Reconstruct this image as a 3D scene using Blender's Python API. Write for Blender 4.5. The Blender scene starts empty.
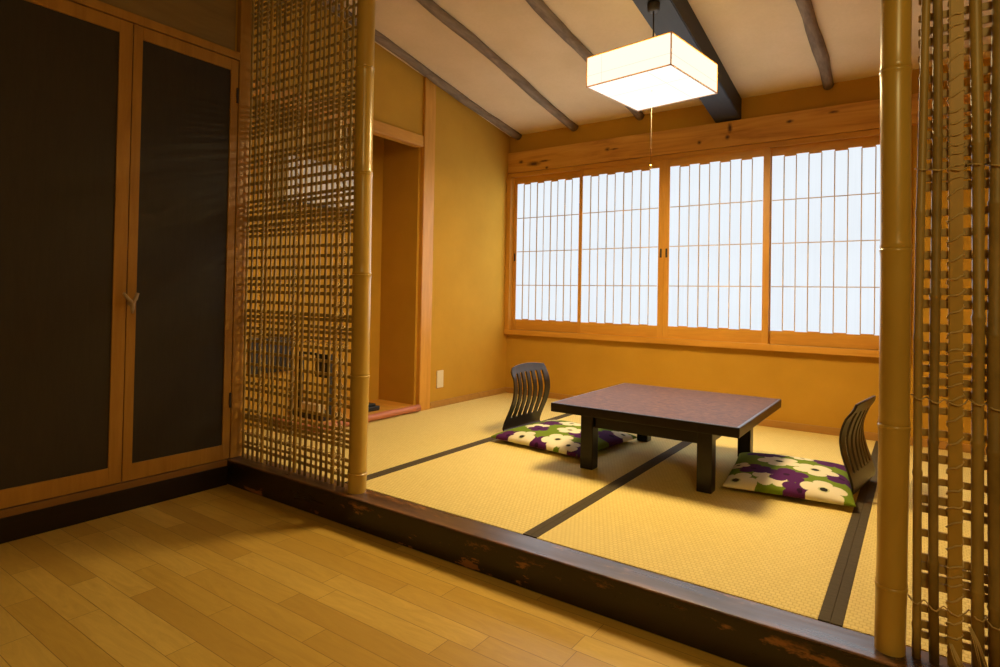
import bpy, bmesh, math, random
from mathutils import Vector, Matrix
random.seed(7)
S = 0.83                       # layout unit -> metres
C = bpy.context.scene.collection
PI = math.pi

# ------------------------------------------------------------------ helpers
class MB:
    """collects shapes (layout units, world position) into ONE mesh"""
    def __init__(self): self.bm = bmesh.new()
    def box(self, x0, x1, y0, y1, z0, z1, bev=0.0, seg=2, mat=0):
        b = bmesh.new()
        bmesh.ops.create_cube(b, size=1)
        for v in b.verts:
            v.co = Vector(((x0+x1)/2+v.co.x*(x1-x0), (y0+y1)/2+v.co.y*(y1-y0), (z0+z1)/2+v.co.z*(z1-z0)))
        if bev > 0:
            bmesh.ops.bevel(b, geom=b.edges[:], offset=bev, segments=seg, affect='EDGES', profile=.6)
        self._add(b, mat); return self
    def prism(self, pts, d0, d1, axis, bev=0, mat=0):
        """polygon pts extruded along axis ('x': pts=(y,z); 'y': pts=(x,z); 'z': pts=(x,y))"""
        b = bmesh.new()
        def P(p, d):
            return {'x': (d, p[0], p[1]), 'y': (p[0], d, p[1]), 'z': (p[0], p[1], d)}[axis]
        A = [b.verts.new(P(p, d0)) for p in pts]; B = [b.verts.new(P(p, d1)) for p in pts]
        n = len(pts)
        b.faces.new(A); b.faces.new(B[::-1])
        for i in range(n): b.faces.new((A[i], B[i], B[(i+1) % n], A[(i+1) % n]))
        bmesh.ops.recalc_face_normals(b, faces=b.faces[:])
        if bev: bmesh.ops.bevel(b, geom=b.edges[:], offset=bev, segments=2, affect='EDGES')
        self._add(b, mat); return self
    def tube(self, pts, r, seg=8, mat=0, sy=1.0):
        """round tube along points; r a number or list; sy flattens it along y"""
        b = bmesh.new(); n = len(pts); rings = []
        pts = [Vector(p) for p in pts]
        rr = r if isinstance(r, (list, tuple)) else [r]*n
        t = (pts[1]-pts[0]).normalized()
        up = Vector((0, 1, 0)) if abs(t.y) < .9 else Vector((1, 0, 0))
        for i in range(n):
            t = (pts[min(i+1, n-1)]-pts[max(i-1, 0)]).normalized()
            a = (up - t*up.dot(t)).normalized(); c = t.cross(a); up = a
            rings.append([b.verts.new(pts[i] + (a*math.cos(2*PI*k/seg)*sy + c*math.sin(2*PI*k/seg))*rr[i]) for k in range(seg)])
        for i in range(n-1):
            for k in range(seg):
                b.faces.new((rings[i][k], rings[i][(k+1) % seg], rings[i+1][(k+1) % seg], rings[i+1][k]))
        b.faces.new(rings[0][::-1]); b.faces.new(rings[-1])
        bmesh.ops.recalc_face_normals(b, faces=b.faces[:])
        for f in b.faces:
            if len(f.verts) == 4: f.smooth = True
        self._add(b, mat); return self
    def _add(self, b, mat):
        for f in b.faces: f.material_index = mat
        me = bpy.data.meshes.new('tmp'); b.to_mesh(me); b.free()
        self.bm.from_mesh(me); bpy.data.meshes.remove(me)
    def build(self, name, mats, parent=None, origin=None, rot=None):
        """origin: world layout point that becomes the object's origin (top-level meshes)"""
        o0 = Vector((0, 0, 0))
        if origin is not None: o0 = Vector(origin)
        elif parent is not None: o0 = Vector(parent['o'])if 'o' in parent.keys() else o0
        for v in self.bm.verts: v.co = (v.co-o0)*S
        me = bpy.data.meshes.new(name); self.bm.to_mesh(me); self.bm.free()
        for m in (mats if isinstance(mats, (list, tuple)) else [mats]): me.materials.append(m)
        o = bpy.data.objects.new(name, me); C.objects.link(o)
        if parent is not None:
            o.parent = parent
            o['o'] = list(o0)
        else:
            o.location = o0*S
            o['o'] = list(o0)
        return o

def thing(name, label, cat, at, group=None, rz=0.0):
    o = bpy.data.objects.new(name, None); C.objects.link(o)
    o.empty_display_size = .05
    o.location = Vector(at)*S; o.rotation_euler = (0, 0, rz)
    o['o'] = list(at); o['label'] = label; o['category'] = cat
    if group: o['group'] = group
    return o
def tag(o, label, cat, group=None):
    o['label'] = label; o['category'] = cat
    if group: o['group'] = group
    return o
def struct(o):
    o['kind'] = 'structure'; return o
def smooth(o, ang=40):
    for p in o.data.polygons: p.use_smooth = True
    try:
        o.data.set_sharp_from_angle(angle=math.radians(ang))
    except Exception: pass
    return o

# ------------------------------------------------------------------ materials
def newmat(name):
    m = bpy.data.materials.new(name); m.use_nodes = True
    nt = m.node_tree; nt.nodes.clear()
    out = nt.nodes.new('ShaderNodeOutputMaterial')
    p = nt.nodes.new('ShaderNodeBsdfPrincipled')
    nt.links.new(p.outputs[0], out.inputs[0])
    return m, nt, p
def N(nt, t, **kw):
    n = nt.nodes.new(t)
    for k, v in kw.items():
        if k in n.inputs.keys() if isinstance(k, str) else False: n.inputs[k].default_value = v
        else: setattr(n, k, v)
    return n
def coords(nt, scale=(1, 1, 1), rot=(0, 0, 0), loc=(0, 0, 0)):
    tc = nt.nodes.new('ShaderNodeTexCoord'); mp = nt.nodes.new('ShaderNodeMapping')
    mp.inputs['Scale'].default_value = scale; mp.inputs['Rotation'].default_value = rot; mp.inputs['Location'].default_value = loc
    nt.links.new(tc.outputs['Object'], mp.inputs[0]); return mp.outputs[0]
def noise(nt, vec, scale, detail=4, rough=.55, dist=0.0):
    n = nt.nodes.new('ShaderNodeTexNoise')
    n.inputs['Scale'].default_value = scale; n.inputs['Detail'].default_value = detail
    n.inputs['Roughness'].default_value = rough; n.inputs['Distortion'].default_value = dist
    nt.links.new(vec, n.inputs['Vector']); return n.outputs['Fac']
def ramp(nt, fac, stops):
    r = nt.nodes.new('ShaderNodeValToRGB'); e = r.color_ramp.elements
    while len(e) < len(stops): e.new(.5)
    for i, (p, c) in enumerate(stops):
        e[i].position = p; e[i].color = (*c, 1) if len(c) == 3 else c
    nt.links.new(fac, r.inputs[0]); return r.outputs[0]
def mix(nt, fac, a, b, mode='MIX'):
    m = nt.nodes.new('ShaderNodeMix'); m.data_type = 'RGBA'; m.blend_type = mode
    for i, v in ((0, fac), (6, a), (7, b)):
        if hasattr(v, 'is_output'): nt.links.new(v, m.inputs[i])
        else: m.inputs[i].default_value = v if i == 0 else (*v, 1)
    return m.outputs[2]
def math_(nt, op, a, b=0.0):
    m = nt.nodes.new('ShaderNodeMath'); m.operation = op
    for i, v in ((0, a), (1, b)):
        if hasattr(v, 'is_output'): nt.links.new(v, m.inputs[i])
        else: m.inputs[i].default_value = v
    return m.outputs[0]
def bump(nt, p, h, strength=.3, dist=.01):
    b = nt.nodes.new('ShaderNodeBump'); b.inputs['Strength'].default_value = strength; b.inputs['Distance'].default_value = dist
    nt.links.new(h, b.inputs['Height']); nt.links.new(b.outputs[0], p.inputs['Normal'])
def setp(p, rough=.5, spec=.5, metal=0.0):
    p.inputs['Roughness'].default_value = rough; p.inputs['Specular IOR Level'].default_value = spec; p.inputs['Metallic'].default_value = metal

def wood(name, dark, light, axis='x', rough=.45, grain=18, spec=.4, bumpk=.12):
    m, nt, p = newmat(name); setp(p, rough, spec)
    sc = {'x': (.12, 1, 1), 'y': (1, .12, 1), 'z': (1, 1, .12)}[axis]
    v = coords(nt, sc)
    a = noise(nt, v, grain, 5, .6, .6); b = noise(nt, v, grain*5, 3, .5)
    f = math_(nt, 'ADD', math_(nt, 'MULTIPLY', a, .75), math_(nt, 'MULTIPLY', b, .25))
    c = ramp(nt, f, [(.3, dark), (.7, light)])
    nt.links.new(c, p.inputs['Base Color']); bump(nt, p, f, bumpk, .004)
    return m
def plaster(name, a, b, scale=3.0, fine=220, rough=.95, bk=.25):
    m, nt, p = newmat(name); setp(p, rough, .15)
    v = coords(nt)
    n1 = noise(nt, v, scale, 5, .6); n2 = noise(nt, v, fine, 3, .7)
    c = ramp(nt, n1, [(.3, a), (.7, b)])
    c = mix(nt, math_(nt, 'MULTIPLY', n2, .25), c, tuple(x*.6 for x in a))
    nt.links.new(c, p.inputs['Base Color']); bump(nt, p, n2, bk, .003)
    return m
def emit(name, col, strength, streak=0.0):
    m = bpy.data.materials.new(name); m.use_nodes = True; nt = m.node_tree; nt.nodes.clear()
    out = nt.nodes.new('ShaderNodeOutputMaterial'); e = nt.nodes.new('ShaderNodeEmission')
    e.inputs[0].default_value = (*col, 1); e.inputs[1].default_value = strength
    nt.links.new(e.outputs[0], out.inputs[0])
    if streak:
        v = coords(nt, (1, 1, .02)); n = noise(nt, v, 90, 3, .6)
        n2 = noise(nt, coords(nt), 2.2, 2, .5)
        f = math_(nt, 'ADD', math_(nt, 'MULTIPLY', n, streak), math_(nt, 'MULTIPLY', n2, streak*1.2))
        nt.links.new(math_(nt, 'MULTIPLY', math_(nt, 'ADD', f, 1-1.1*streak), strength), e.inputs[1])
    return m

M = {}
M['wall'] = plaster('ochre_plaster', (.49, .265, .030), (.56, .31, .038))
M['ceiling'] = plaster('ceiling_paper', (.68, .52, .30), (.78, .61, .385), 2.2, 60, .9, .12)
M['hallceil'] = plaster('hall_ceiling_plaster', (.35, .27, .16), (.42, .33, .2))
M['frame'] = wood('honey_cedar', (.50, .225, .027), (.68, .345, .056), 'z', .42)
M['cab'] = wood('brown_cedar', (.34, .155, .018), (.47, .235, .036), 'z', .42)
M['sill'] = wood('dark_brown_trim', (.19, .085, .014), (.27, .125, .024), 'y', .5)
M['framex'] = wood('honey_cedar_long', (.50, .225, .027), (.68, .345, .056), 'x', .42)
M['framey'] = wood('honey_cedar_deep', (.50, .225, .027), (.68, .345, .056), 'y', .42)
M['kumiko'] = wood('pale_cedar', (.50, .36, .22), (.62, .47, .30), 'z', .6)
M['base'] = wood('brown_base_wood', (.34, .165, .032), (.45, .235, .05), 'x', .5)
M['lacquer'] = wood('black_brown_lacquer', (.010, .006, .004), (.018, .011, .007), 'x', .3, 14, .3, .03)
M['chairwood'] = wood('dark_plywood', (.020, .013, .007), (.034, .022, .012), 'z', .34, 26, .3, .04)
M['darkbeam'] = wood('blackened_beam', (.012, .011, .011), (.030, .027, .025), 'y', .55, 10, .3, .25)
M['log'] = wood('grey_log', (.12, .082, .050), (.29, .21, .135), 'y', .8, 26, .2, 1.0)
M['panel'] = wood('charcoal_panel', (.030, .022, .011), (.040, .029, .015), 'z', .55, 60, .35, .05)
M['board'] = wood('olive_board', (.20, .12, .03), (.27, .17, .045), 'y', .6)
M['twig'] = wood('weathered_twig', (.36, .26, .16), (.52, .39, .25), 'z', .7, 30)
M['hinge'] = wood('dark_hinge_metal', (.03, .02, .012), (.045, .03, .02), 'z', .4)
M['border'] = wood('dark_olive_cloth', (.060, .044, .022), (.085, .065, .034), 'x', .8, 120, .2, .3)
M['white'] = plaster('ivory_plastic', (.72, .62, .42), (.74, .64, .44), 3, 50, .4, 0)
M['slot'] = wood('dark_slot', (.05, .035, .02), (.06, .04, .025), 'z', .6)
M['black'] = wood('matt_black', (.012, .012, .012), (.02, .02, .02), 'x', .4)
M['redwood'] = wood('red_pine_log', (.36, .10, .045), (.52, .19, .09), 'y', .45, 16)
M['redwoodx'] = wood('red_pine_log_cross', (.36, .10, .045), (.52, .19, .09), 'x', .45, 16)
M['acwhite'] = plaster('cool_white_plastic', (.72, .74, .78), (.76, .78, .82), 3, 50, .4, 0)
M['cord'] = wood('lamp_cord', (.02, .015, .012), (.03, .02, .015), 'z', .6)
M['pullcord'] = wood('pull_string', (.10, .08, .045), (.13, .10, .06), 'z', .8)
M['brass'] = newmat('brass')[0]
_p = M['brass'].node_tree.nodes['Principled BSDF']; setp(_p, .3, .5, 1.0); _p.inputs['Base Color'].default_value = (.8, .5, .12, 1)
M['paper'] = emit('daylit_shoji_paper', (.88, .94, 1.0), .97, .10)
M['lantern'] = emit('lit_lantern_paper', (1.0, .93, .78), 1.12)
M['lantern_low'] = emit('lit_lantern_bottom_paper', (1.0, .95, .82), 1.25)
M['lantern_added_top'] = emit('lit_lantern_added_top', (1.0, .70, .30), 2.0)
M['slat_shade'] = emit('lantern_slat_shade', (1.0, .88, .66), .96)  # dimmer glow, painting the shade of inner slats behind the paper

def pine_header():
    m, nt, p = newmat('knotty_pine'); setp(p, .4, .4)
    v = coords(nt, (.09, 1, 1)); a = noise(nt, v, 16, 5, .6, 1.0)
    c = ramp(nt, a, [(.28, (.40, .16, .025)), (.5, (.62, .31, .055)), (.72, (.72, .40, .085))])
    vo = coords(nt); total = None
    for (x, z, rx, rz) in ((-3.20, 2.335, .085, .028), (-3.36, 2.37, .03, .022), (-3.08, 2.35, .07, .012), (-3.05, 2.28, .022, .015), (-2.40, 2.38, .03, .02),
                           (-2.33, 2.375, .05, .01), (-1.55, 2.33, .02, .02), (-1.30, 2.42, .02, .045), (-1.32, 2.345, .022, .02), (-.85, 2.405, .03, .014), (-.55, 2.43, .04, .012)):
        s = nt.nodes.new('ShaderNodeVectorMath'); s.operation = 'SUBTRACT'; s.inputs[1].default_value = (x*S, 5.13*S, z*S); nt.links.new(vo, s.inputs[0])
        q = nt.nodes.new('ShaderNodeVectorMath'); q.operation = 'MULTIPLY'; q.inputs[1].default_value = (1/(rx*S), 0, 1/(rz*S)); nt.links.new(s.outputs[0], q.inputs[0])
        l = nt.nodes.new('ShaderNodeVectorMath'); l.operation = 'LENGTH'; nt.links.new(q.outputs[0], l.inputs[0])
        k = math_(nt, 'SUBTRACT', 1.15, l.outputs['Value'])
        total = k if total is None else math_(nt, 'MAXIMUM', total, k)
    wob = math_(nt, 'ADD', total, math_(nt, 'MULTIPLY', math_(nt, 'SUBTRACT', noise(nt, vo, 35, 3, .6), .5), .9))
    mk = nt.nodes.new('ShaderNodeClamp'); nt.links.new(math_(nt, 'MULTIPLY', wob, 1.1), mk.inputs[0])
    c = mix(nt, mk.outputs[0], c, (.10, .035, .012))
    nt.links.new(c, p.inputs['Base Color']); bump(nt, p, a, .1, .004)
    return m
M['header'] = pine_header()

def tatami(shift):
    m, nt, p = newmat('woven_rush'); setp(p, .72, .3)
    b = nt.nodes.new('ShaderNodeTexBrick'); b.offset = .5; b.offset_frequency = 2
    b.inputs['Scale'].default_value = 1.0; b.inputs['Mortar Size'].default_value = .0022; b.inputs['Mortar Smooth'].default_value = 1.0
    b.inputs['Brick Width'].default_value = .0165; b.inputs['Row Height'].default_value = .0165
    b.inputs['Color1'].default_value = (.75, .615, .22, 1); b.inputs['Color2'].default_value = (.81, .67, .25, 1); b.inputs['Mortar'].default_value = (.58, .43, .12, 1)
    v = coords(nt, loc=(shift, 0, 0)); nt.links.new(v, b.inputs['Vector'])
    n = noise(nt, coords(nt), 3.0, 4, .6); nf = noise(nt, coords(nt, (.1, 1, 1)), 300, 2, .6)
    c = mix(nt, math_(nt, 'MULTIPLY', nf, .35), b.outputs['Color'], (.52, .36, .11))
    c = mix(nt, math_(nt, 'MULTIPLY', n, .25), c, (.83, .66, .27))
    nt.links.new(c, p.inputs['Base Color'])
    bump(nt, p, math_(nt, 'SUBTRACT', 1.0, b.outputs['Fac']), .5, .003)
    return m
M['tatami'] = tatami(0)

def planks():
    m, nt, p = newmat('oak_plank_floor'); setp(p, .38, .45)
    b = nt.nodes.new('ShaderNodeTexBrick'); b.offset = .37; b.offset_frequency = 2; b.squash = .75; b.squash_frequency = 3
    b.inputs['Scale'].default_value = 1.0; b.inputs['Mortar Size'].default_value = .0009; b.inputs['Mortar Smooth'].default_value = .3
    b.inputs['Brick Width'].default_value = .62; b.inputs['Row Height'].default_value = .083
    b.inputs['Color1'].default_value = (.0, .0, .0, 1); b.inputs['Color2'].default_value = (1, 1, 1, 1); b.inputs['Mortar'].default_value = (.5, .5, .5, 1)
    v = coords(nt, loc=(.13, .035, 0)); nt.links.new(v, b.inputs['Vector'])
    sep = nt.nodes.new('ShaderNodeSeparateColor'); nt.links.new(b.outputs['Color'], sep.inputs[0])
    tone = ramp(nt, sep.outputs[0], [(.0, (.47, .272, .042)), (.35, (.55, .335, .052)), (.7, (.63, .40, .070)), (1.0, (.72, .49, .11))])
    cm = nt.nodes.new('ShaderNodeCombineXYZ'); nt.links.new(math_(nt, 'MULTIPLY', sep.outputs[0], 13.0), cm.inputs[2])
    av = nt.nodes.new('ShaderNodeVectorMath'); av.operation = 'ADD'
    nt.links.new(coords(nt, (.16, 1, 1)), av.inputs[0]); nt.links.new(cm.outputs[0], av.inputs[1])
    g = ramp(nt, noise(nt, av.outputs[0], 26, 6, .7, 1.5), [(.35, (0, 0, 0)), (.68, (1, 1, 1))]); g2 = noise(nt, av.outputs[0], 5, 3, .6, .8)
    c = mix(nt, math_(nt, 'MULTIPLY', g, .5), tone, (.36, .19, .028)); c = mix(nt, math_(nt, 'MULTIPLY', g2, .45), c, (.60, .39, .09))
    c = mix(nt, math_(nt, 'MULTIPLY', b.outputs['Fac'], .8), c, (.09, .038, .008))
    nt.links.new(c, p.inputs['Base Color'])
    bump(nt, p, math_(nt, 'SUBTRACT', math_(nt, 'MULTIPLY', g, .3), b.outputs['Fac']), .25, .002)
    return m
M['planks'] = planks()

def ledge_mat():
    m, nt, p = newmat('worn_dark_timber'); setp(p, .3, .55)
    v = coords(nt, (.15, 1, 1)); g = noise(nt, v, 20, 5, .6, .5)
    c = ramp(nt, g, [(.3, (.009, .005, .0035)), (.7, (.020, .011, .007))])
    tc = coords(nt); sp = nt.nodes.new('ShaderNodeSeparateXYZ'); nt.links.new(tc, sp.inputs[0])
    ge = nt.nodes.new('ShaderNodeNewGeometry'); gs = nt.nodes.new('ShaderNodeSeparateXYZ'); nt.links.new(ge.outputs['True Normal'], gs.inputs[0])
    tk = nt.nodes.new('ShaderNodeClamp'); nt.links.new(math_(nt, 'MULTIPLY', math_(nt, 'SUBTRACT', gs.outputs[2], .5), 4.0), tk.inputs[0])
    top_tone = ramp(nt, noise(nt, coords(nt, (.3, 1, 1)), 9, 5, .65, .6), [(.3, (.045, .023, .016)), (.55, (.085, .044, .028)), (.75, (.15, .075, .04))])
    c = mix(nt, tk.outputs[0], c, top_tone)                # upward faces mixed to a browner, lighter tone
    # the arris and upper front worn through to reddish wood
    up = math_(nt, 'MULTIPLY', math_(nt, 'ADD', sp.outputs[2], .007-.147*S), 110.0)
    fr = math_(nt, 'MULTIPLY', math_(nt, 'SUBTRACT', (2.035-2.07)*S, sp.outputs[1]), 40.0)
    w = math_(nt, 'MINIMUM', up, fr)
    wn = math_(nt, 'MULTIPLY', math_(nt, 'SUBTRACT', noise(nt, coords(nt, (.35, 1, 1)), 14, 5, .7), .42), 5.0)
    k = nt.nodes.new('ShaderNodeClamp'); nt.links.new(math_(nt, 'MULTIPLY', w, wn), k.inputs[0])
    c = mix(nt, math_(nt, 'MULTIPLY', k.outputs[0], .8), c, (.32, .135, .045))
    sc = noise(nt, coords(nt, (1.0, 1, .5)), 28, 3, .6)
    k2 = nt.nodes.new('ShaderNodeClamp'); nt.links.new(math_(nt, 'MULTIPLY', math_(nt, 'SUBTRACT', sc, .68), 12.0), k2.inputs[0])
    c = mix(nt, math_(nt, 'MULTIPLY', k2.outputs[0], .3), c, (.17, .07, .025))
    nt.links.new(c, p.inputs['Base Color'])
    nt.links.new(ramp(nt, g, [(.3, (.24,)*3), (.7, (.42,)*3)]), p.inputs['Roughness'])
    bump(nt, p, g, .15, .004)
    return m
M['ledge'] = ledge_mat()

def bamboo(name, a, b, rough=.35, spots=.3, spec=.5, sc=10):
    m, nt, p = newmat(name); setp(p, rough, spec)
    v = coords(nt, (1, 1, .08)); g = noise(nt, v, 60, 3, .6); n = noise(nt, coords(nt, (1, 1, .5)), sc, 4, .6)
    c = ramp(nt, n, [(.3, a), (.7, b)]); c = mix(nt, math_(nt, 'MULTIPLY', g, spots), c, tuple(x*.55 for x in a))
    nt.links.new(c, p.inputs['Base Color']); bump(nt, p, g, .08, .002)
    return m
M['pole'] = bamboo('cured_bamboo', (.44, .27, .045), (.54, .35, .07), .28, .12, .55, 4)
M['cane'] = bamboo('thin_bamboo', (.30, .19, .045), (.42, .28, .075), .45, .35)
M['cane2'] = bamboo('speckled_bamboo', (.22, .14, .035), (.36, .23, .06), .5, .5, .4, 26)
M['slat'] = bamboo('split_bamboo', (.36, .22, .055), (.50, .33, .10), .5, .35)
M['flat'] = bamboo('split_bamboo_upright', (.40, .235, .04), (.50, .31, .06), .4, .2)
M['twine'] = bamboo('palm_twine', (.50, .35, .14), (.66, .48, .22), .8, .4, .2)

def tabletop_mat():
    m, nt, p = newmat('speckled_brown_lacquer'); setp(p, .42, .05)
    v = coords(nt, (.35, 1, 1)); g = noise(nt, v, 75, 4, .75, .5); n = noise(nt, coords(nt, (.15, 1, 1)), 9, 4, .6, .6)
    c = ramp(nt, g, [(.35, (.028, .010, .003)), (.5, (.085, .032, .009)), (.68, (.24, .10, .03))])
    c = mix(nt, math_(nt, 'MULTIPLY', n, .7), c, (.10, .035, .017))
    nt.links.new(c, p.inputs['Base Color'])
    return m
M['tabletop'] = tabletop_mat()

def cushion_mat():
    m, nt, p = newmat('floral_cotton'); setp(p, .9, .15)
    a = nt.nodes.new('ShaderNodeVertexColor'); a.layer_name = 'print'
    n = noise(nt, coords(nt), 500, 2, .6)
    c = mix(nt, math_(nt, 'MULTIPLY', n, .25), a.outputs[0], (.05, .05, .03), 'MULTIPLY')
    nt.links.new(c, p.inputs['Base Color']); bump(nt, p, n, .2, .001)
    return m
M['cushion'] = cushion_mat()

# ------------------------------------------------------------------ setting
YB, XL, XR = 5.148, -3.52, .92          # window wall, left wall, right wall
CZ, CS = 2.66, .163                      # ceiling height at the window wall, rise per unit towards the hall
FZ = -.147                               # hall floor
def cz(y): return CZ + CS*(YB-y)

b = MB(); b.box(-3.50, 1.7, -2.0, 2.02, FZ-.08, FZ); struct(b.build('floor', M['planks']))
b = MB(); b.box(-4.2, 1.1, 2.12, YB+.05, -.2, -.06); struct(b.build('floor_raised', M['base']))
b = MB(); b.prism([(2.0, cz(2.0)), (YB+.12, cz(YB+.12)), (YB+.12, cz(YB+.12)+.08), (2.0, cz(2.0)+.08)], -4.2, 1.1, 'x'); struct(b.build('ceiling', M['ceiling']))
b = MB(); b.box(-3.6, 1.7, -2.0, 2.0, cz(2.0), cz(2.0)+.08); struct(b.build('ceiling_hall', M['hallceil']))
# window wall with its opening
WX0, WX1, WZ0, WZ1 = -3.475, -.13, .655, 2.262
b = MB()
b.box(XL-.6, XR+.1, YB, YB+.12, -.06, WZ0); b.box(XL-.6, XR+.1, YB, YB+.12, WZ1, 2.76)
b.box(XL-.6, WX0, YB, YB+.12, WZ0, WZ1); b.box(WX1, XR+.1, YB, YB+.12, WZ0, WZ1)
struct(b.build('wall_back', M['wall']))
# left wall: solid by the window, wall above the alcove opening, recess behind
LZ = 2.355
b = MB()
def lw(y0, y1, z0, x0=XL-.10, x1=XL): b.prism([(y0, z0), (y1, z0), (y1, cz(y1)), (y0, cz(y0))], x0, x1, 'x')
lw(3.956, YB, -.06); struct(b.build('wall_left', M['wall']))
b = MB(); lw(2.14, 3.814, LZ); struct(b.build('wall_left_upper', M['wall']))
b = MB()
b.prism([(2.10, -.06), (3.86, -.06), (3.86, cz(3.86)), (2.10, cz(2.10))], -4.07, -3.97, 'x')
b.prism([(-3.97, -.06), (XL-.02, -.06), (XL-.02, 2.5), (-3.97, 2.5)], 3.79, 3.86, 'y')
struct(b.build('wall_alcove', M['wall']))
b = MB(); b.prism([(2.0, -.06), (YB, -.06), (YB, cz(YB)), (2.0, cz(2.0))], XR, XR+.1, 'x'); struct(b.build('wall_right', M['wall']))
b = MB(); b.box(-3.97, -3.402, 2.0, 2.14, FZ, 3.2); struct(b.build('wall_partition', M['wall']))
b = MB(); b.box(XR, 1.7, 2.0, 2.14, FZ, 3.2); struct(b.build('wall_partition_right', M['wall']))
b = MB(); b.box(1.6, 1.7, -2.0, 2.0, FZ, 3.2); struct(b.build('wall_hall_right', M['wall']))
b = MB(); b.box(-3.6, 1.7, -2.1, -2.0, FZ, 3.2); struct(b.build('wall_hall_back', M['wall']))
b = MB(); b.box(-3.50, -3.375, -2.0, 1.998, 2.432, 3.2); struct(b.build('wall_hall_left', M['board']))
b = MB(); b.box(-3.50, -3.375, -2.0, .798, FZ, 2.432); struct(b.build('wall_hall_side', M['board']))
# baseboards
b = MB(); b.box(XL, XL+.02, 3.96, YB, 0, .055, .004); struct(b.build('baseboard_left', M['base']))
b = MB(); b.box(XL+.02, XR, YB-.02, YB, 0, .055, .004); struct(b.build('baseboard_back', M['base']))
b = MB(); b.box(-3.40, -3.345, -2.0, 2.0, FZ, -.035, .004); struct(b.build('baseboard_hall', wood('dark_baseboard', (.012, .006, .003), (.022, .011, .005), 'y', .45, 12, .3, .05)))
b = MB(); b.box(-3.40, -3.352, -2.0, 2.0, -.035, 0.0, .003); struct(b.build('trim_1', M['sill']))
# knotty header over the window
b = MB(); b.box(XL+.001, XR, YB-.035, YB, 2.266, 2.478, .004); tr = struct(b.build('trim_2', M['header']))
# window frame: sill, head, side
win = bpy.data.objects.new('window_1', None); C.objects.link(win); win['kind'] = 'structure'; win['o'] = [0, 0, 0]
b = MB(); b.box(XL+.001, WX1+.05, YB-.055, YB+.04, .605, .655, .004); b.build('window_sill', M['framex'], win)
b = MB(); b.box(XL+.001, WX1+.05, YB-.03, YB+.06, 2.222, 2.262, .002); b.build('window_head', M['framex'], win)
b = MB(); b.box(XL+.001, WX0+.008, YB-.05, YB+.06, .655, 2.222, .003); b.build('window_jamb', M['frame'], win)
b = MB(); b.box(WX1-.008, WX1+.05, YB-.05, YB+.06, .655, 2.222, .003); b.build('window_jamb', M['frame'], win)
b = MB(); b.box(XL-.5, XR, YB+.121, YB+.14, .4, 2.5); struct(b.build('wall_shutter', M['board']))
# alcove: lintel, posts, platform
b = MB(); b.box(XL-.06, XL+.025, 2.14, 3.80, 2.262, LZ, .004); struct(b.build('trim_3', M['framey']))

def post(name, x0, x1, y0, y1, z0, label):
    b = MB(); b.prism([(y0, z0), (y1, z0), (y1, cz(y1)-.004), (y0, cz(y0)-.004)], x0, x1, 'x', .004)
    return tag(b.build(name, M['frame'], None, ((x0+x1)/2, (y0+y1)/2, z0)), label, 'post')
post('wooden_post', XL-.10, XL+.022, 3.815, 3.955, 0, 'square honey-coloured wooden post rising beside the alcove opening to the ceiling')
pl = thing('alcove_platform', 'low boarded alcove floor edged with a reddish round log', 'platform', (-3.7, 3.2, 0))
b = MB(); b.box(-3.97, XL-.01, 2.75, 3.79, 0, .055, .003); b.build('floor_board', M['framex'], pl)
pts = [(XL+.03, 2.72+i*.108, .034) for i in range(11)]
b = MB(); b.tube(pts, [.029+.002*math.sin(i*2.1) for i in range(11)], 12); b.build('edge_log', M['redwood'], pl)
b = MB(); b.tube([(-3.97+i*.087, 2.715, .034) for i in range(6)], .028, 12); b.build('edge_log', M['redwoodx'], pl)

# ------------------------------------------------------------------ tatami mats
def mat_thing(x0, x1, bl, br, label, y0=2.142):
    t = thing('tatami_mat', label, 'tatami mat', ((x0+x1)/2, 3.6, 0), 'tatami mats of the raised room')
    y1 = YB-.001
    b = MB(); b.box(x0+(.034 if bl else 0), x1-(.034 if br else 0), y0, y1, -.055, 0, .002); b.build('rush_surface', M['tatami'], t)
    if bl: b = MB(); b.box(x0, x0+.034, y0, y1, -.055, .0015, .002); b.build('cloth_border', M['border'], t)
    if br: b = MB(); b.box(x1-.034, x1, y0, y1, -.055, .0015, .002); b.build('cloth_border', M['border'], t)
mat_thing(XL+.001, -2.449, 0, 1, 'tatami mat along the wooden post and left wall, behind the left bamboo pole')
mat_thing(-2.4485, -1.330, 1, 1, 'tatami mat under the left legless chair and left half of the table')
mat_thing(-1.3295, -.2250, 1, 1, 'tatami mat under the right half of the table and right floral cushion')
mat_thing(-.2245, .918, 1, 0, 'tatami mat behind the right bamboo lattice, mostly hidden by it')
b = MB(); b.box(-3.97, XL, 2.142, 2.70, -.055, 0, .002)
tag(b.build('tatami_strip', M['tatami'], None, (-3.75, 2.4, 0)), 'short tatami piece in the recess behind the left bamboo lattice', 'tatami mat')

# dark step beam
b = MB(); b.box(-3.399, XR-.002, 2.0, 2.140, FZ+.001, 0.0, .009, 3)
tag(b.build('step_beam', M['ledge'], None, (-1.2, 2.07, FZ)), 'long dark worn timber step beam along the tatami edge', 'beam')

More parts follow.
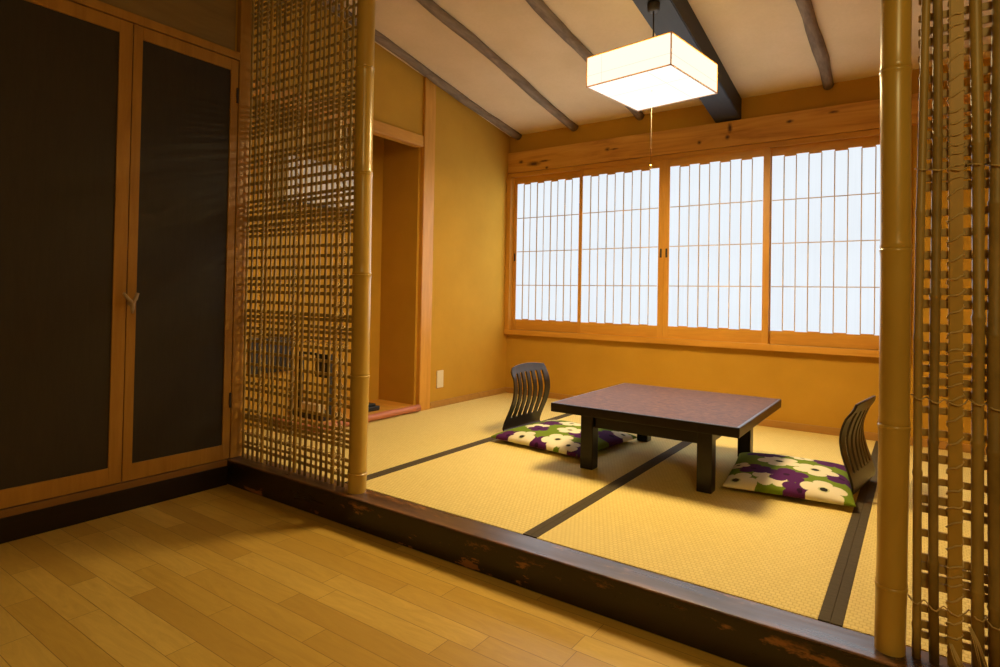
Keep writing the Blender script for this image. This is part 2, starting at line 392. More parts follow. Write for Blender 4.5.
# ------------------------------------------------------------------ ceiling logs and beam
def rafter(x, label, y0=2.115, r=.041, seed=0):
    rnd = random.Random(seed); pts = []; rr = []
    n = 22
    for i in range(n+1):
        y = YB-.004 - (YB-.004-y0)*i/n
        k = r*(1+.07*math.sin(i*.9+seed)+rnd.uniform(-.05, .05))
        pts.append((x+.010*math.sin(i*.45+seed*1.7)+rnd.uniform(-.003, .003), y, cz(y)-r*.28)); rr.append(k)
    b = MB(); b.tube(pts, rr, 14)
    for v in b.bm.verts: v.co.z = min(v.co.z, cz(v.co.y)-.0008)      # bedded against the ceiling
    return tag(b.build('log_rafter', M['log'], None, (x, y0, cz(y0)-r)), label, 'rafter', 'log rafters under the sloping ceiling')
rafter(-3.425, 'grey log rafter running along the top of the left wall', seed=1)
rafter(-2.765, 'grey log rafter second from the left wall', seed=2)
rafter(-2.085, 'grey log rafter passing above the left side of the paper lantern', seed=3)
rafter(-.592, 'grey log rafter to the right of the big dark beam', seed=4)
b = MB(); b.prism([(2.115, cz(2.115)-.178), (YB-.002, cz(YB)-.178), (YB-.002, cz(YB)-.001), (2.115, cz(2.115)-.001)], -1.425, -1.218, 'x', .006)
tag(b.build('ceiling_beam', M['darkbeam'], None, (-1.32, 3.5, cz(3.5)-.178)), 'thick squared black-brown ceiling beam above the lantern', 'beam')

# ------------------------------------------------------------------ shoji panels
PZ0, PZ1 = .655, 2.224
def shoji(x0, x1, yf, label, lw_, rw_, pull):
    t = thing('shoji_panel', label, 'shoji', ((x0+x1)/2, yf, PZ0), 'paper shoji panels in the window')
    y0, y1 = yf, yf+.028
    gx0, gx1 = x0+lw_, x1-rw_; gz0, gz1 = PZ0+.112, PZ1-.080
    for (a, c) in ((x0, gx0), (gx1, x1)):
        b = MB(); b.box(a, c, y0, y1, PZ0, PZ1, .0025); o = b.build('stile', M['frame'], t)
        if pull == ('l' if a == x0 else 'r'):
            xm = (a+c)/2
            b = MB(); b.box(xm-.009, xm+.009, y0-.002, y0+.004, 1.36, 1.44, .003); b.build('finger_pull', M['hinge'], o)
    b = MB(); b.box(gx0, gx1, y0+.002, y1-.002, PZ0, gz0, .002); b.build('bottom_rail', M['framex'], t)
    b = MB(); b.box(gx0, gx1, y0+.002, y1-.002, gz1, PZ1, .002); b.build('top_rail', M['framex'], t)
    n = 9; w = (gx1-gx0)/n
    bp = MB()
    for i in range(n):
        e = .011 if i % 2 == 0 else 0.0; d = 0.0 if i % 2 == 0 else .006
        bp.box(gx0+i*w, gx0+(i+1)*w, y0+.001-.0015*(i % 2 == 0)+d, y0+.003-.0015*(i % 2 == 0)+d, gz0-e*.6, gz1+e)
    bp.build('paper', M['paper'], t)
    for i in range(1, n):
        b = MB(); x = gx0+i*w; b.box(x-.0034, x+.0034, y0-.003, y0+.012, gz0-.002, gz1+.002); b.build('upright_bar', M['kumiko'], t)
    for k in range(1, 4):
        z = gz0+(gz1-gz0)*k/4
        b = MB()
        for i in range(n):
            front = (i % 2 == 1)
            b.box(gx0+i*w+.0042, gx0+(i+1)*w-.0042, y0-.0025 if not front else y0+.001, y0+.012, z-.0034, z+.0034)
        b.build('cross_bar', M['kumiko'], t)
yF, yK = YB-.022, YB+.012
shoji(-3.467, -2.655, yK, 'leftmost paper shoji panel, next to the corner of the room', .045, .05, 'l')
shoji(-2.690, -1.852, yF, 'second paper shoji panel from the corner, left of the paired finger pulls', .038, .05, 'r')
shoji(-1.8515, -.990, yF, 'third paper shoji panel from the corner, right of the paired finger pulls', .05, .05, 'l')
shoji(-1.030, -.139, yK, 'rightmost paper shoji panel, partly behind the right bamboo pole', .048, .05, '')

# ------------------------------------------------------------------ paper lantern
LX, LY, LZc, LA, LB, LH, LR = -1.32, 3.425, 2.329, .537, .588, .173, -.136
t = thing('pendant_lantern', 'lit square paper pendant lantern hanging below the dark beam', 'lamp', (LX, LY, LZc-LH/2), rz=LR)
def L(b, name, m, par=None):
    return b.build(name, m, par or t)
hx, hy, z0, z1 = LA/2, LB/2, LZc-LH/2, LZc+LH/2
fr = .006
b = MB()
for (x, y) in ((LX-hx, LY-hy), (LX+hx, LY-hy), (LX-hx, LY+hy), (LX+hx, LY+hy)): b.box(x-fr/2, x+fr/2, y-fr/2, y+fr/2, z0, z1)
for z in (z0, z1):
    for s in (-1, 1):
        b.box(LX-hx, LX+hx, LY+s*hy-fr/2, LY+s*hy+fr/2, z-fr/2, z+fr/2); b.box(LX+s*hx-fr/2, LX+s*hx+fr/2, LY-hy, LY+hy, z-fr/2, z+fr/2)
L(b, 'wooden_frame', M['frame'])
e = .002
for (nm, bx) in (('side_paper', (LX-hx+e, LX+hx-e, LY-hy, LY-hy+.001, z0+e, z1-e)), ('side_paper', (LX-hx+e, LX+hx-e, LY+hy-.001, LY+hy, z0+e, z1-e)),
                 ('side_paper', (LX-hx, LX-hx+.001, LY-hy+e, LY+hy-e, z0+e, z1-e)), ('side_paper', (LX+hx-.001, LX+hx, LY-hy+e, LY+hy-e, z0+e, z1-e)),
                 ('bottom_paper', (LX-hx+e, LX+hx-e, LY-hy+e, LY+hy-e, z0, z0+.001)),
                 ('added_top_sheet', (LX-hx+e, LX+hx-e, LY-hy+e, LY+hy-e, z1-.001, z1))):  # closing sheet added to keep the bottom paper's glow off the ceiling
    b = MB(); b.box(*bx); L(b, nm, M[{'bottom_paper': 'lantern_low', 'added_top_sheet': 'lantern_added_top'}.get(nm, 'lantern')])
b = MB()
zs = z0+LH*.36
for s in (-1, 1):
    b.box(LX-hx, LX+hx, LY+s*hy-.0012, LY+s*hy+.0012, zs-.0012, zs+.0012); b.box(LX+s*hx-.0012, LX+s*hx+.0012, LY-hy, LY+hy, zs-.0012, zs+.0012)
b.box(LX-hx*.62-.0012, LX-hx*.62+.0012, LY-hy-.0012, LY-hy, z0, z1)
b.box(LX-hx, LX+hx, LY-.2*hy-.001, LY-.2*hy+.001, z0-.001, z0); b.box(LX+.45*hx-.001, LX+.45*hx+.001, LY-hy, LY+hy, z0-.001, z0)
L(b, 'slat_shade_strip', M['slat_shade'])  # inner slats' shade drawn as dimmer strips on the paper
b = MB(); b.tube([(LX, LY, z1), (LX, LY, z1+.05)], .02, 12); b.box(LX-hx, LX+hx, LY-.006, LY+.006, z1-.004, z1+.004); L(b, 'lamp_holder', M['cord'])
zc = cz(LY)-.178
b = MB(); b.tube([(LX, LY, z1+.04), (LX+.0005, LY, (z1+zc)/2), (LX, LY, zc-.03)], .0045, 8); L(b, 'cord', M['cord'])
b = MB(); b.tube([(LX, LY, zc-.05), (LX, LY, zc-.045), (LX, LY, zc-.006), (LX, LY, zc)], [.018, .035, .038, .038], 16); L(b, 'ceiling_rose', M['cord'])
zp = 1.79
b = MB(); b.tube([(LX-.004, LY, z0), (LX-.004, LY, (z0+zp)/2), (LX-.004, LY, zp)], .0013, 6); o = L(b, 'pull_string', M['pullcord'])
b = MB(); b.tube([(LX-.004, LY, zp+.008), (LX-.004, LY, zp), (LX-.004, LY, zp-.012), (LX-.004, LY, zp-.02)], [.003, .008, .009, .004], 10); L(b, 'pull_knob', M['brass'], o)

# ------------------------------------------------------------------ low table
TX0, TX1, TY0, TY1, TZ = -1.762, -.712, 3.045, 4.11, .383
t = thing('low_table', 'low square dark lacquered table on the tatami between two legless chairs', 'table', ((TX0+TX1)/2, (TY0+TY1)/2, 0))
b = MB(); b.box(TX0, TX1, TY0, TY1, TZ-.052, TZ, .006, 3); o = b.build('tabletop', M['lacquer'], t)
b = MB(); b.box(TX0+.014, TX1-.014, TY0+.014, TY1-.014, TZ-.01, TZ+.0008, .0006, 1); q = b.build('top_veneer', M['tabletop'], o); q['label'] = 'glossy speckled reddish brown veneer'
for x in (-1.625, -.95):
    for y in (3.16, 4.015):
        b = MB(); b.box(x, x+.078, y, y+.078, .0008, TZ-.052, .006, 2); b.build('leg', M['lacquer'], t)
for y in (3.185, 4.045):
    b = MB(); b.box(-1.547, -.95, y, y+.025, TZ-.14, TZ-.052, .003); b.build('apron', M['lacquer'], t)
for x in (-1.6, -.922):
    b = MB(); b.box(x, x+.025, 3.238, 4.015, TZ-.14, TZ-.052, .003); b.build('apron', M['lacquer'], t)

# ------------------------------------------------------------------ legless chairs (zaisu)
PROF = [(.50, .008), (.35, .007), (.20, .006), (.09, .007), (.03, .013), (.005, .035), (.008, .07), (.025, .12), (.05, .18), (.07, .24), (.079, .30), (.074, .36), (.060, .42), (.046, .465), (.038, .497)]
def spline(prof, n):
    out = []
    for i in range(len(prof)-1):
        p0 = prof[max(i-1, 0)]; p1 = prof[i]; p2 = prof[i+1]; p3 = prof[min(i+2, len(prof)-1)]
        for k in range(n):
            u = k/n
            out.append(tuple(.5*((2*p1[j])+(-p0[j]+p2[j])*u+(2*p0[j]-5*p1[j]+4*p2[j]-p3[j])*u*u+(-p0[j]+3*p1[j]-3*p2[j]+p3[j])*u**3) for j in (0, 1)))
    out.append(prof[-1]); return out
def zaisu(at, rz, label, W=.475, lean=0.0):
    t = thing('legless_chair', label, 'chair', at, 'legless floor chairs at the low table', rz)
    prof = spline(PROF, 3); ns = 6
    cols = []                     # boundaries across the width, slots flagged
    edge = .055; sl = .026
    bar = (W-2*edge-ns*sl)/(ns-1)
    y = -W/2; cols.append(y); flags = []
    def addc(w, f):
        nonlocal y
        y += w; cols.append(y); flags.append(f)
    addc(.02, 0); addc(edge-.02, 0)
    for i in range(ns):
        addc(sl, 1)
        if i < ns-1: addc(bar/2, 0); addc(bar/2, 0)
    addc(edge-.02, 0); addc(.02, 0)
    nb = 15                       # rows before this index are seat board
    split = next(i for i, p in enumerate(prof) if p[1] > .03)
    def part(rows, th, slots, name):
        bm = bmesh.new(); grid = []
        for (x, z) in rows:
            r = []
            for yy in cols:
                f = max(0.0, (z-.1)/.4)
                xx = x + lean*max(0, z-.02) + .028*min(1, max(0, (z-.05)/.3))*(2*yy/W)**2 - .01*min(1, max(0, (z-.05)/.3))
                zz = z
                if z > .40:       # rounded upper corners, slightly arched top edge
                    k = (z-.40)/.097
                    d = abs(yy)/(W/2)
                    zz = z - k*(.02*d*d + (.025 if d > .98 else 0))
                ww = 1.0-.06*max(0, (z-.3)/.2)
                r.append(bm.verts.new((at[0]+xx, at[1]+yy*ww, at[2]+zz)))
            grid.append(r)
        for i in range(len(rows)-1):
            zm = (rows[i][1]+rows[i+1][1])/2
            for j in range(len(cols)-1):
                if slots and flags[j] and .12 < zm < .43: continue
                bm.faces.new((grid[i][j], grid[i][j+1], grid[i+1][j+1], grid[i+1][j]))
        bmesh.ops.recalc_face_normals(bm, faces=bm.faces[:])
        bmesh.ops.solidify(bm, geom=bm.faces[:], thickness=th)
        bmesh.ops.recalc_face_normals(bm, faces=bm.faces[:])
        B = MB(); B.bm.free(); B.bm = bm
        o = B.build(name, M['chairwood'], t)
        smooth(o, 35)
        bv = o.modifiers.new('b', 'BEVEL'); bv.width = .0022; bv.segments = 2; bv.limit_method = 'ANGLE'; bv.angle_limit = math.radians(50)
        return o
    part(prof[:split+1], .010, False, 'seat_board')
    part(prof[split:], .011, True, 'backrest')
    return t
zaisu((-2.437, 3.775, .0045), math.radians(-2), 'dark slatted legless chair left of the table, near the window corner')
zaisu((-.244, 3.73, .0045), math.radians(180-8), 'dark slatted legless chair right of the table, beside the right bamboo pole', lean=-.12)

# ------------------------------------------------------------------ floral cushions
GREEN, PURP, WHITE, INK = (.16, .24, .012), (.085, .012, .10), (.80, .72, .52), (.02, .016, .012)
def cushion(at, sx, sy, h, rz, flowers, label, seed, lift=.0):
    rnd = random.Random(seed); n = 190
    bm = bmesh.new(); col = bm.loops.layers.color.new('tmp')
    fl = []
    c, s = math.cos(-rz), math.sin(-rz)
    for (wx, wy, kind, r) in flowers:
        dx, dy = wx-at[0], wy-at[1]
        fl.append((dx*c-dy*s, dx*s+dy*c, kind, r, rnd.uniform(0, 2*PI)))
    def colour(x, y):
        res = GREEN
        for (fx, fy, kind, r, ph) in fl:
            dx, dy = x-fx, y-fy; d = math.hypot(dx, dy)
            if d > r*1.1: continue
            th = math.atan2(dy, dx)+ph
            rr = r*(.62+.38*abs(math.cos(2.5*th))**.5)
            if d < rr:
                if kind == 'w': res = INK if d < r*.17 else (WHITE if d > r*.24 else (.55, .55, .30))
                elif kind == 'd': res = WHITE if d > r*.2 else INK
                else: res = (.03, .004, .035) if d < r*.15 else PURP
        return res
    def surf(u, v, top):
        # pillow: corners pinched out, sides slightly drawn in
        px = u*(1-.035*(1-v*v)**1.0*abs(u)**3); py = v*(1-.035*(1-u*u)*abs(v)**3)
        x, y = px*sx/2, py*sy/2
        k = ((1-abs(u)**2.6)*(1-abs(v)**2.6))
        k = max(k, 0)**.34
        wr = 1+.03*math.sin(7*u+seed)*math.sin(6*v)
        z = (h*.20)+((h*.80)*k*wr if top else -(h*.19)*k)
        return x, y, max(z, .002)
    me_v = []; cols = []
    vt = {}
    def V(i, j, top):
        edge = i in (0, n) or j in (0, n)
        key = (i, j, True if edge else top)
        if key not in vt:
            x, y, z = surf(-1+2*i/n, -1+2*j/n, top)
            vt[key] = bm.verts.new((at[0]+x, at[1]+y, at[2]+z+lift)); cols.append(colour(x, y) if True else GREEN)
        return vt[key]
    for i in range(n):
        for j in range(n):
            f = bm.faces.new((V(i, j, True), V(i+1, j, True), V(i+1, j+1, True), V(i, j+1, True))); f.smooth = True
    m = 4
    for i in range(n):
        for j in range(n):
            f = bm.faces.new((V(i, j, False), V(i, j+1, False), V(i+1, j+1, False), V(i+1, j, False))); f.smooth = True
    bm.verts.index_update(); bm.loops.layers.color.remove(col)
    B = MB(); B.bm.free(); B.bm = bm
    o = B.build('floor_cushion', M['cushion'], None, at); o.rotation_euler = (0, 0, rz)
    ca = o.data.color_attributes.new('print', 'FLOAT_COLOR', 'POINT')
    for k, cc in enumerate(cols): ca.data[k].color = (*cc, 1)
    return tag(o, label, 'cushion', 'floral floor cushions on the legless chairs')
cushion((-2.005, 3.66, .0150), .73, .72, .078, math.radians(-6),
        [(-2.27, 3.36, 'p', 0.090), (-1.70, 3.35, 'p', 0.108), (-2.02, 3.31, 'p', 0.099), (-2.16, 3.36, 'w', 0.099), (-1.91, 3.40, 'w', 0.108), (-1.80, 3.34, 'w', 0.077), (-2.17, 3.78, 'p', 0.099), (-2.05, 3.85, 'w', 0.095), (-2.20, 3.62, 'w', 0.090), (-2.15, 3.56, 'p', 0.077),
         (-1.84, 3.58, 'p', 0.081), (-1.95, 3.64, 'w', 0.095), (-1.69, 3.74, 'p', 0.126), (-1.66, 3.86, 'w', 0.081), (-1.62, 3.42, 'w', 0.072), (-1.88, 3.92, 'p', 0.081), (-2.28, 3.95, 'w', 0.081)],
        'green cushion with white and purple flowers on the left legless chair, partly under the table', 3)
cushion((-.585, 3.64, .0150), .60, .74, .078, math.radians(7),
        [(-.785, 3.29, 'w', .106), (-.625, 3.385, 'w', .10), (-.485, 3.31, 'p', 0.090), (-.57, 3.46, 'p', 0.108), (-.385, 3.36, 'w', 0.108), (-.33, 3.60, 'p', 0.099), (-.46, 3.65, 'w', 0.113), (-.65, 3.71, 'w', 0.113),
         (-.74, 3.49, 'p', 0.090), (-.75, 3.87, 'p', 0.108), (-.42, 3.90, 'p', 0.108), (-.56, 3.90, 'w', 0.068), (-.66, 3.93, 'w', 0.054), (-.83, 3.54, 'w', 0.063)],
        'green cushion with white and purple flowers on the right legless chair by the bamboo pole', 5)

# ------------------------------------------------------------------ bamboo poles
def pole(x, y, r, nodes, label, ph, lean=0.0):
    ztop = cz(y)-.006 if y > 2.0 else 3.1
    zs = [0.0]; rs = [r*1.02]
    allz = sorted(nodes)
    z = 0.0
    keys = []
    for nz in allz:
        keys += [(nz-.06, 1.0), (nz-.016, 1.015), (nz-.006, 1.05), (nz-.001, 1.085), (nz+.003, .985), (nz+.008, 1.05), (nz+.018, 1.0), (nz+.06, .99)]
    pts = [(x-1.15*lean, y, 0.0)]; rr = [r]
    for (kz, kr) in keys:
        if .0 < kz < ztop-.01: pts.append((x+.006*math.sin(kz*2+ph)-.006*math.sin(ph)+lean*min(0, kz-1.15), y, kz)); rr.append(r*kr)
    pts.append((x, y, ztop)); rr.append(r*.98)
    b = MB(); b.tube(pts, rr, 32)
    o = b.build('bamboo_pole', M['pole'], None, (x, y, 0)); smooth(o, 60)
    return tag(o, label, 'bamboo pole')
PY = 2.083
pole(-2.322, PY, .046, [.095, .583, 1.091, 1.604, 2.14, 2.66], 'thick yellow bamboo pole standing on the step beam left of the opening', .3)
pole(-.054, PY, .0385, [.186, .646, 1.154, 1.676, 2.2, 2.72], 'thick bamboo pole nearest the camera, right of the opening', 1.1, .011)

# ------------------------------------------------------------------ bamboo lattice screens
ROWS = [.059, .095, .138, .203, .233, .257, .286, .347, .412, .451, .499, .564, .635, .701, .75, .783, .816, .852, .879, .934, .995, 1.036, 1.08, 1.138, 1.199, 1.257, 1.327, 1.357, 1.393, 1.424, 1.446, 1.479, 1.513, 1.543, 1.596, 1.646, 1.702, 1.747, 1.785, 1.815,
        1.872, 1.925, 1.962, 1.992, 2.022, 2.052, 2.082, 2.118, 2.17, 2.225, 2.278, 2.335, 2.39, 2.445, 2.50, 2.555, 2.60, 2.632, 2.662, 2.692, 2.722, 2.757, 2.81, 2.87, 2.93, 2.99, 3.05]
def screen(name, x0, x1, canes, at, label, twined, rope_z, seed, hh):
    rnd = random.Random(seed)
    t = thing(name, label, 'bamboo screen', at, 'bamboo lattice screens on the step beam')
    top = cz(PY)-.02
    for z in ROWS:
        h = rnd.uniform(*hh); tl = rnd.uniform(-.006, .006)
        b = MB(); n = 6
        b.prism([(x0, z-h+tl), (x0, z+h+tl), (x1, z+h-tl), (x1, z-h-tl)], PY+.012, PY+.020, 'y', .0018)
        b.build('horizontal_slat', M['slat'], t)
    for k, (xb, xt, r, flat) in enumerate(canes):
        b = MB()
        if flat:
            b.prism([(xb-r, .001), (xb+r, .001), (xt+r, top), (xt-r, top)], PY-.004, PY+.010, 'y', .003)
            b.build('vertical_cane', M['flat'], t)
        else:
            pts = []; rr = []; nz = rnd.uniform(.05, .3); ph = rnd.uniform(0, 6); zz = .001
            knots = []
            while nz < top: knots.append(nz); nz += rnd.uniform(.30, .48)
            ks = [(.001, 1.0)]
            for q in knots:
                ks += [(q-.012, 1.0), (q-.003, 1.13), (q+.003, 1.13), (q+.010, .96)]
            ks = [k_ for k_ in ks if .0005 < k_[0] < top-.02]+[(top, .97)]
            for (z, kr) in ks:
                u = z/3.1
                pts.append((xb+(xt-xb)*u+.0035*math.sin(z*3+ph), PY-r+.010, z)); rr.append(r*kr)
            b.tube(pts, rr, 12)
            b.build('vertical_cane', M['cane2'] if k % 3 == 1 else M['cane'], t)
    # twine wound up some uprights: one turn per slat, wider between
    for k in twined:
        xb, xt, r, flat = canes[k]
        pts = []
        z = .05; a = 0.0
        path = []
        rz_ = [q for q in ROWS if q < top-.05]
        for i in range(len(rz_)-1):
            gap = rz_[i+1]-rz_[i]
            for s_ in range(10):
                u = s_/10
                path.append((rz_[i]+gap*u, 2*PI*(i+u)+(.25*math.sin(i*1.7))))
        for (z, th) in path:
            u = z/3.1; xc = xb+(xt-xb)*u
            if flat: px, py = xc+(r+.002)*math.cos(th), PY+.008+.0155*math.sin(th)
            else: px, py = xc+(r+.002)*math.cos(th), PY-r+.014+(r+.006)*math.sin(th)
            wob = .003*math.sin(th*3.1+k)
            pts.append((px, py, z+wob))
        b = MB(); b.tube(pts, .0029, 6); b.build('binding_twine', M['twine'], t)
    # ropes knitted across the uprights at the dense bands
    for z0_ in rope_z:
        pts = []
        xs = sorted(canes, key=lambda q: q[0])
        for i, (xb, xt, r, flat) in enumerate(xs):
            xc = xb+(xt-xb)*z0_/3.1; zz = z0_+.005*math.sin(i*2.3+seed)
            fy = PY-.010 if flat else PY-2*r+.004
            pts += [(xc-r-.006, PY+.008, zz+.008), (xc-r*.4, fy, zz), (xc+r*.4, fy, zz-.003), (xc+r+.006, PY+.008, zz+.004)]
        b = MB(); b.tube(pts, .0023, 6); b.build('binding_twine', M['twine'], t)
    return t
# right screen: five canes seen in the photo, the rest runs on to the right wall
cr = [(-.007, .010, .0110, 0), (.037, .026, .0122, 0), (.083, .070, .0165, 1), (.136, .104, .0145, 0), (.167, .163, .0165, 0)]
rn = random.Random(11); x = .212
i = 0
while x < .90:
    cr.append((x, x+rn.uniform(-.006, .006), rn.uniform(.0115, .0165), 1 if i % 5 == 3 else 0)); x += rn.uniform(.036, .05); i += 1
ts = screen('bamboo_lattice', -.0115, XR-.004, cr, (.4, PY, 0), 'woven bamboo lattice screen close to the camera, right of the right pole', [2, 8, 14], [.155, .727, 1.375, 2.04, 2.68], 1, (.0095, .012))
for (cx, zt) in ((.085, .075), (.125, .135)):        # loose straw ends at the foot
    b = MB(); rr = random.Random(int(cx*1000))
    for q in range(7):
        a = rr.uniform(-.02, .02); b.tube([(cx-.012+a*.2, PY-.022, zt), (cx+a*.5, PY-.040, zt-.03), (cx+.02+a, PY-.032+rr.uniform(-.01, .01), max(.008, zt-.10-rr.uniform(0, .03)))], .0012, 5)
    b.build('straw_tassel', M['twine'], ts)
cl = []; rn = random.Random(5); x = -3.335
i = 0
while x < -2.392:
    cl.append((x, x+rn.uniform(-.008, .008), rn.uniform(.0060, .0080)+(.003 if i % 7 == 4 else 0), 1 if i % 7 == 4 else 0)); x += rn.uniform(.040, .052); i += 1
screen('bamboo_lattice', -3.356, -2.376, cl, (-2.85, PY, 0), 'woven bamboo lattice screen between the dark cupboard and the left pole', [3, 10, 18, len(cl)-2], [.155, .727, 1.375, 2.04, 2.68], 2, (.0076, .0096))
b = MB(); b.box(-3.40, -3.358, 2.022, 2.10, .002, 3.15, .004)
tag(b.build('corner_post', M['cab'], None, (-3.37, 2.06, 0)), 'narrow wooden corner post between cupboard door and left lattice', 'post')

# ------------------------------------------------------------------ cupboard
cab = thing('built_in_cupboard', 'tall built-in cupboard with two dark panelled doors left of the lattice', 'cupboard', (-3.5, 1.4, 0))
XD = -3.362
b = MB(); b.box(-3.95, -3.401, .80, 1.998, .002, 2.43, .002); b.build('carcass', M['board'], cab)
b = MB(); b.box(-3.40, -3.355, .80, 2.02, 2.384, 2.43, .002); b.build('top_trim', M['cab'], cab)
def door(y0, y1, hinge_y, handle, sl, sr):
    d = None
    z0, z1 = .004, 2.380
    b = MB()
    b.box(-3.398, XD, y0, y0+sl, z0, z1, .002); b.box(-3.398, XD, y1-sr, y1, z0, z1, .002)
    b.box(-3.398, XD, y0+sl, y1-sr, z0, z0+.085, .002); b.box(-3.398, XD, y0+sl, y1-sr, z1-.068, z1, .002)
    d = b.build('door', M['cab'], cab)
    b = MB(); b.box(-3.392, -3.370, y0+sl-.003, y1-sr+.003, z0+.082, z1-.065); o = b.build('panel', M['panel'], d); o['label'] = 'flat charcoal panel'
    for hz in (.35, 2.17):
        b = MB(); b.box(XD-.002, XD+.006, hinge_y-.006, hinge_y+.006, hz-.045, hz+.045, .002); b.build('hinge', M['hinge'], d)
    if handle:
        hy, hz = y0+.004, .93
        b = MB()
        b.tube([(XD+.004, hy-.0, hz), (XD+.022, hy+.006, hz-.01), (XD+.034, hy+.010, hz+.0), (XD+.038, hy+.022, hz+.022), (XD+.042, hy+.028, hz+.05)], [.010, .011, .011, .010, .009], 10)
        b.tube([(XD+.034, hy+.010, hz-.002), (XD+.036, hy-.012, hz+.018), (XD+.040, hy-.038, hz+.048)], [.010, .009, .007], 10)
        b.tube([(XD+.034, hy+.010, hz+.006), (XD+.030, hy+.010, hz-.03), (XD+.024, hy+.012, hz-.055)], [.011, .010, .006], 10)
        h = b.build('twig_handle', M['twig'], d); h['label'] = 'forked natural twig pull'
door(.815, 1.427, .821, False, .06, .062); door(1.432, 2.016, 2.012, True, .045, .045)

# ------------------------------------------------------------------ small things
o = thing('wall_outlet', 'ivory outlet plate low on the left wall beside the wooden post', 'outlet', (XL, 4.097, .245))
b = MB(); b.box(XL+.0005, XL+.010, 4.054, 4.140, .168, .322, .003); b.build('cover_plate', M['white'], o)
b = MB()
tel = thing('small_black_device', 'small black device on the alcove edge beside the left bamboo pole', 'device', (-3.66, 3.36, .056))
b = MB(); b.box(-3.72, -3.58, 3.27, 3.44, .0565, .092, .012, 3); b.build('body', M['black'], tel)
b = MB(); b.box(-3.70, -3.60, 3.30, 3.41, .092, .112, .008, 3); b.build('raised_top', M['black'], tel)
# things glimpsed through the left lattice
ac = thing('air_conditioner', 'white box-shaped unit high in the alcove, glimpsed through the left lattice', 'air conditioner', (-3.97, 3.0, 1.66))
b = MB(); b.prism([(-3.968, 1.68), (-3.80, 1.68), (-3.77, 1.75), (-3.77, 1.97), (-3.80, 2.01), (-3.968, 2.01)], 2.66, 3.40, 'y', .01); b.build('housing', M['acwhite'], ac)
b = MB(); b.box(-3.93, -3.81, 2.70, 3.36, 1.670, 1.6805); b.build('air_outlet', M['black'], ac)
tv = thing('television', 'flat black screen on the alcove wall, glimpsed low through the left lattice', 'television', (-3.968, 2.7, .40))
b = MB(); b.box(-3.955, -3.925, 2.50, 2.84, .40, .66, .006); b.build('screen', M['black'], tv)
b = MB(); b.box(-3.969, -3.954, 2.60, 2.74, .47, .59, .003); b.build('wall_bracket', M['black'], tv)
rk = thing('small_rack', 'small black rack on the alcove floor holding a white box, glimpsed through the left lattice', 'rack', (-3.78, 2.93, .0555))
b = MB(); b.box(-3.96, -3.575, 2.86, 3.02, .0556, .098, .003); b.build('base_board', M['black'], rk)
for x in (-3.94, -3.595):
    b = MB(); b.box(x-.016, x+.016, 2.925, 2.957, .098, .54, .003); b.build('upright', M['black'], rk)
b = MB(); b.box(-3.76, -3.611, 2.932, 2.95, .36, .535, .003); b.build('end_panel', M['black'], rk)
b = MB(); b.box(-3.924, -3.76, 2.934, 2.948, .52, .54, .002); b.build('top_bar', M['black'], rk)
b = MB(); b.box(-3.85, -3.62, 2.865, 2.92, .0982, .165, .006)
tag(b.build('white_box', M['white'], None, (-3.73, 2.89, .0982)), 'small white box on the black rack base, glimpsed through the left lattice', 'box')

# ------------------------------------------------------------------ lights
def area(name, loc, size, energy, col, rot):
    l = bpy.data.lights.new(name, 'AREA'); l.shape = 'RECTANGLE'; l.size, l.size_y = size; l.energy = energy; l.color = col
    o = bpy.data.objects.new(name, l); C.objects.link(o); o.location = Vector(loc)*S; o.rotation_euler = rot; return o
area('hall_fill_light', (1.1, -.9, 2.7), (.7, .5), 23.0, (1.0, .78, .30), (math.radians(55), 0, math.radians(10)))  # unseen warm fill added behind the camera, aimed at lattice and poles
w = bpy.data.worlds.new('World'); bpy.context.scene.world = w; w.use_nodes = True
w.node_tree.nodes['Background'].inputs[0].default_value = (.7, .8, 1, 1); w.node_tree.nodes['Background'].inputs[1].default_value = .3

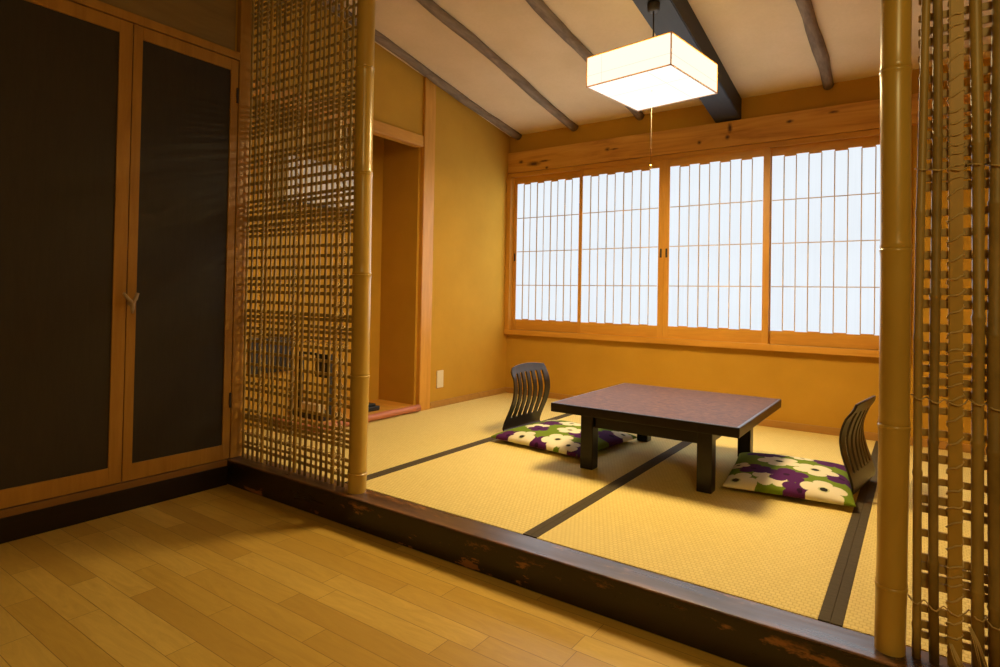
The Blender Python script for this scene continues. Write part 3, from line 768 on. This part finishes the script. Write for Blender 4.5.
AW = (1.0, .73, .34)
def lamp_face(name, off, size, energy, rot):
    c, s_ = math.cos(LR), math.sin(LR)
    o = area(name, (LX+c*off[0]-s_*off[1], LY+s_*off[0]+c*off[1], LZc+off[2]), size, energy, AW, (0, 0, 0))
    o.rotation_euler = (Matrix.Rotation(LR, 3, 'Z') @ rot).to_euler(); return o
R3 = Matrix.Rotation
lamp_face('lantern_light_down', (0, 0, -LH/2-.008), (LA*S*.96, LB*S*.96), 52, R3(0, 3, 'X'))
lamp_face('lantern_light_side', (hx+.006, 0, 0), (LB*S*.95, LH*S*.9), 7.0, R3(PI/2, 3, 'Z') @ R3(PI/2, 3, 'X'))
lamp_face('lantern_light_side', (-hx-.006, 0, 0), (LB*S*.95, LH*S*.9), 7.0, R3(-PI/2, 3, 'Z') @ R3(PI/2, 3, 'X'))
lamp_face('lantern_light_side', (0, -hy-.006, 0), (LA*S*.95, LH*S*.9), 7.0, R3(0, 3, 'Z') @ R3(PI/2, 3, 'X') @ R3(PI, 3, 'Y') @ R3(PI, 3, 'Y'))
lamp_face('lantern_light_side', (0, hy+.006, 0), (LA*S*.95, LH*S*.9), 7.0, R3(PI, 3, 'Z') @ R3(PI/2, 3, 'X'))
# daylight coming in through the paper of the window
area('window_daylight', (-1.8, YB-.06, 1.44), (3.3*S, 1.45*S), 16, (.80, .90, 1.0), (-PI/2, 0, 0))

# ------------------------------------------------------------------ camera
yaw, pitch, roll, f, cyp = -.612201, .0134748, .018223, 599.564, 287.585
fw = Vector((math.sin(yaw)*math.cos(pitch), math.cos(yaw)*math.cos(pitch), math.sin(pitch)))
r0 = Vector((math.cos(yaw), -math.sin(yaw), 0)); u0 = r0.cross(fw)
r1 = r0*math.cos(roll)+u0*math.sin(roll); u1 = -r0*math.sin(roll)+u0*math.cos(roll)
cam = bpy.data.cameras.new('Camera'); co = bpy.data.objects.new('Camera', cam); C.objects.link(co)
co.matrix_world = Matrix(((r1.x, u1.x, -fw.x, 0), (r1.y, u1.y, -fw.y, 0), (r1.z, u1.z, -fw.z, 1.0*S), (0, 0, 0, 1)))
cam.sensor_width = 36; cam.sensor_fit = 'HORIZONTAL'; cam.lens = f*36/1000; cam.shift_y = -(333.5-cyp)/1000; cam.clip_start = .02
sc = bpy.context.scene; sc.camera = co
for o in bpy.data.objects:
    if 'o' in o.keys(): del o['o']
vs = sc.view_settings; vs.view_transform = 'Standard'; vs.look = 'None'; vs.gamma = 1; vs.use_curve_mapping = False; vs.exposure = 0.0
sc.cycles.max_bounces = 8; sc.cycles.diffuse_bounces = 5
